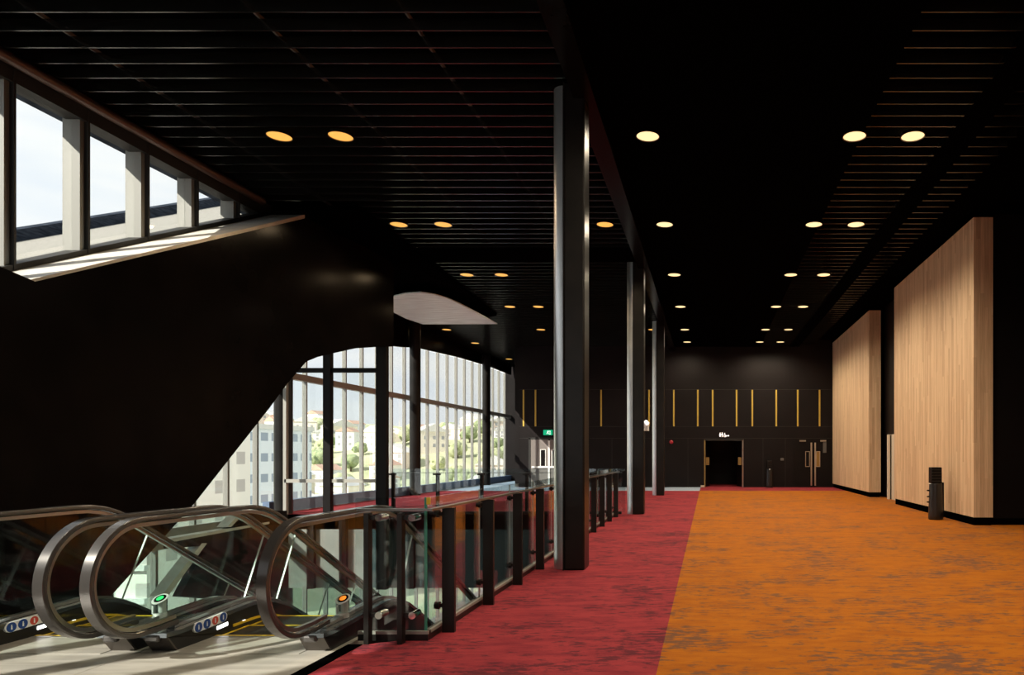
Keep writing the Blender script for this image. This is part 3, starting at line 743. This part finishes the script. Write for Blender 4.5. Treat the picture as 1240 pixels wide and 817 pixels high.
ex = empty('exit_sign', 'green running person exit sign over the grey double doors', 'sign', (fx(664), YF-0.1, pz(524)))
x0, x1, z0, z1 = fx(658.5), fx(669.3), pz(526.6), pz(520.4)
MB().box(x0, x1, YF-0.09, YF-0.01, z0, z1).build('sign_box', M_exit, ex)
xc, zc = (x0+x1)/2, (z0+z1)/2
m = MB(); ya, yb = YF-0.095, YF-0.09
m.cyl((xc+0.01, ya, zc+0.075), (xc+0.01, yb, zc+0.075), 0.018, n=12)
m.prism_xz([(xc-.02, zc+.055), (xc+.02, zc+.055), (xc+.01, zc-.01), (xc-.03, zc-.01)], ya, yb)
m.prism_xz([(xc-.03, zc-.01), (xc-.005, zc-.01), (xc-.02, zc-.05), (xc-.07, zc-.07), (xc-.075, zc-.055), (xc-.04, zc-.035)], ya, yb)
m.prism_xz([(xc-.01, zc-.01), (xc+.01, zc-.01), (xc+.045, zc-.04), (xc+.03, zc-.085), (xc+.015, zc-.08), (xc+.02, zc-.045)], ya, yb)
m.prism_xz([(xc+.01, zc+.05), (xc+.06, zc+.03), (xc+.06, zc+.018), (xc+.01, zc+.035)], ya, yb)
m.build('running_person', M_signw, ex)
MB().box(xc+.07, xc+.13, ya, yb, zc-.085, zc-.07).box(xc+.07, xc+.08, ya, yb, zc-.085, zc+.07).box(xc+.12, xc+.13, ya, yb, zc-.085, zc+.07).box(xc+.07, xc+.13, ya, yb, zc+.06, zc+.075).build('doorway_symbol', M_signw, ex)

fl = empty('flood_lamp', 'small white twin-headed wall lamp on the side of the second dark column', 'lamp', (-1.64, 18.0, 2.35))
MB().box(-1.70, -1.64, 18.0, 18.06, 2.2, 2.46).build('bracket', M_white, fl)
MB().cyl((-1.66, 17.98, 2.45), (-1.60, 17.93, 2.38), 0.045, 0.055, n=16).build('lamp_head', M_signw, fl)
MB().box(-1.62, -1.57, 17.96, 18.02, 2.2, 2.36).build('lamp_head', M_white, fl)
tag(MB().lathe([(0.09, 0), (0.085, 0.03), (0.05, 0.06), (0.0, 0.07)]).build('alarm_lamp', M_redled), 'small dark red alarm lamp on the far wall right of the farthest column', 'alarm')
o = bpy.data.objects['alarm_lamp']; o.location = (fx(813), YF-0.001, pz(535)); o.rotation_euler = (PI/2, 0, 0)
tag(MB().box(fx(945), fx(949), YF-0.03, YF-0.002, pz(557.5), pz(554.5)).build('wall_switch', M_notice, bevel=0.008), 'small grey wall plate left of the black double doors', 'switch')
tag(MB().box(fx(996.5), fx(1000.5), YF-0.06, YF-0.031, pz(548), pz(535)).build('notice', M_notice), 'narrow grey notice on the right leaf of the black double doors', 'notice')
tag(MB().box(fx(848.5), fx(853), YF-0.07, YF-0.021, 0.002, 0.09).build('door_stop', M_beige, bevel=0.01), 'small pale block on the carpet at the left foot of the dark doorway', 'door stop')

def cylinder_stand(x, y, label, sgn=1):
    o = empty('floor_stand', label, 'stand', (x, y, 0), 'black upright cylinders on the floor')
    MB().lathe([(0.165, 0.0), (0.175, 0.02), (0.175, 0.10), (0.168, 0.3), (0.155, 0.86), (0.12, 0.90)], (x, y, 0)).build('body', M_stand, o)
    hd = MB().box(x-0.135, x+0.115, y-0.13, y+0.13, 0.88, 1.27).build('head', M_black, o, 0.02)
    m = MB()
    for i in range(5): m.box(x-0.125, x+0.105, y-0.14, y+0.135, 0.92+0.07*i, 0.945+0.07*i)
    m.build('head_rib', M_skirt, hd)
    MB().box(x+0.13, x+0.19, y-0.05, y+0.08, 0.05, 0.9).build('side_fin', M_black, o, 0.01)
    m = MB()
    for z in (0.7, 0.55, 0.42): m.box(x-0.21, x-0.155, y-0.03, y+0.03, z-0.012, z+0.02)
    m.build('latch', M_post, o)
cylinder_stand(5.52, 16.6, 'black upright cylinder with ribbed head against the nearer timber panel')
cylinder_stand(fx(931), YF-0.35, 'small black upright cylinder against the far wall between doorway and double doors')

# ------------------------------------------------------------------ outside
def hill_z(x, y):
    d = math.hypot(x+20, y)
    r = max(0.0, min(1.0, (d-150)/190.0)); r = r*r*(3-2*r)
    ridge = 27+5*math.sin(x*0.021+1.0)+4*math.sin(x*0.05)+3*math.sin(y*0.03)
    return -15.0+ridge*r
M_hill = noisy('hill_scrub_hazed', (0.38, 0.41, 0.24), (0.58, 0.58, 0.40), 0.06, 0.9)  # scrub tones paled to stand in for distance haze
M_road = noisy('street_asphalt', (0.40, 0.41, 0.40), (0.55, 0.55, 0.52), 0.2, 0.9)
bmh = MB()
nx, ny = 46, 40
vs = [[bmh.bm.verts.new((-420+10*i, 40+11*j, hill_z(-420+10*i, 40+11*j))) for j in range(ny)] for i in range(nx)]
for i in range(nx-1):
    for j in range(ny-1): bmh.face([vs[i][j], vs[i+1][j], vs[i+1][j+1], vs[i][j+1]], True)
struct('ground_hill', bmh, M_hill)
struct('ground', MB().box(-420, 40, -60, 60, -15.6, -15.0), M_road)
M_bld1 = facade('office_white', (0.80, 0.85, 0.92), (0.34, 0.40, 0.50), 2.4, 3.0, 0.8, 0.55)
M_bld2 = facade('apartment_cream', (0.92, 0.86, 0.80), (0.55, 0.50, 0.48), 3.2, 3.0, 0.55, 0.6)
bld = empty('office_block', 'pale blue-white office block with rows of windows behind the glazed screen', 'building', (-62, 98, -15))
MB().box(-84, -64.5, 95, 111, -15, 5.2).build('facade', M_bld1, bld)
MB().box(-84.3, -64.2, 94.7, 111.3, 5.2, 5.9).build('roof_slab', M_white, bld)
bld = empty('apartment_block', 'cream apartment block seen in the triangle under the sloping black wall', 'building', (-45, 60, -15))
MB().box(-72, -51, 62, 76, -15, 16).build('facade', M_bld2, bld)
mm = MB()
for z in range(-12, 14, 3): mm.box(-72, -50.9, 61.6, 62.0, z, z+0.5)
mm.build('balcony_edge', M_white, bld)
wallm = [mat('house_white', (0.92, 0.90, 0.88), 0.7), mat('house_cream', (0.88, 0.80, 0.70), 0.7), mat('house_pink', (0.86, 0.72, 0.65), 0.7), mat('house_grey', (0.78, 0.80, 0.84), 0.7)]
roofm = [mat('roof_terracotta', (0.55, 0.36, 0.28), 0.8), mat('roof_grey', (0.55, 0.55, 0.56), 0.8), mat('roof_pale', (0.75, 0.73, 0.71), 0.8)]
M_winfar = mat('far_window', (0.38, 0.38, 0.40), 0.5)
def house_mesh(wm, rm, w, d, h):
    m = MB(); m.box(-w/2, w/2, -d/2, d/2, -4, h)
    m.mi = 1; m.prism_xz([(-w/2-.4, h), (w/2+.4, h), (0, h+w*0.28)], -d/2-.4, d/2+.4)
    m.mi = 2
    for i in (-1, 0, 1):
        for z in (h*.2, h*.6): m.box(i*w*.3-.6, i*w*.3+.6, -d/2-.06, -d/2+.02, z, z+1.4)
    return m.build('house', [wm, rm, M_winfar])
def tree_mesh(c0, c1):
    m = MB(); rnd = random.Random(int(c0[1]*1e4))
    bm = m.bm
    for i in range(6):
        t = bmesh.ops.create_icosphere(bm, subdivisions=2, radius=rnd.uniform(1.5, 2.6), matrix=Matrix.Translation((rnd.uniform(-1.8, 1.8), rnd.uniform(-1.8, 1.8), rnd.uniform(2.6, 5.4))))
        for v in t['verts']: v.co += Vector((rnd.uniform(-.3, .3), rnd.uniform(-.3, .3), rnd.uniform(-.3, .3)))
    for f_ in bm.faces: f_.material_index = 0
    m.mi = 1; m.cyl((0, 0, -2), (0, 0, 3.2), 0.35, 0.25, n=8)
    return m.build('tree', [noisy('leaf_green_hazed', c0, c1, 0.8, 0.8), mat('bark', (0.12, 0.09, 0.06), 0.9)])
protos = [house_mesh(wallm[i % 4], roofm[i % 3], 8+2*(i % 3), 9, 5+(i % 2)*3) for i in range(6)]
tp = [tree_mesh((0.22, 0.28, 0.15), (0.36, 0.41, 0.23)), tree_mesh((0.36, 0.40, 0.22), (0.52, 0.54, 0.34))]  # leaf colours lightened, haze painted in
placed = []
def scatter(protos, n, lab, cat, grp, y0, y1, k0, k1, smin, smax, need):
    used = set(); i = -1; tries = 0
    while i < n-1 and tries < 6000:
        tries += 1
        y = random.uniform(y0, y1); k = random.uniform(k0, k1); x = -k*y
        if any(math.hypot(x-a, y-b) < rr+need for a, b, rr in placed): continue
        if any(ax < x < bx and ay < y < by for ax, bx, ay, by in ((-94, -55, 85, 122), (-82, -42, 52, 86))): continue
        i += 1; placed.append((x, y, need))
        j = i % len(protos)
        o = protos[j] if j not in used else protos[j].copy()
        if j in used: COL.objects.link(o)
        used.add(j)
        s = random.uniform(smin, smax)
        o.location = (x, y, hill_z(x, y)); o.scale = (s, s, s); o.rotation_euler = (0, 0, random.uniform(-0.5, 0.9))
        tag(o, lab, cat, grp)
scatter([p_ for p_ in [house_mesh(wallm[i], roofm[2], 15+3*i, 11, 5+i) for i in range(3)]], 16, 'long low pale building below the hillside houses outside', 'building', 'low buildings below the hill', 105, 160, 0.30, 0.62, 0.8, 1.0, 11)
scatter(tp, 75, 'green tree outside the windows below the hill houses', 'tree', 'trees outside the windows', 130, 380, 0.28, 0.80, 0.6, 1.05, 4.6)
scatter(protos, 110, 'small pale house among trees on the hillside outside the windows', 'house', 'houses on the hillside outside', 150, 400, 0.30, 0.75, 0.65, 0.95, 7.0)
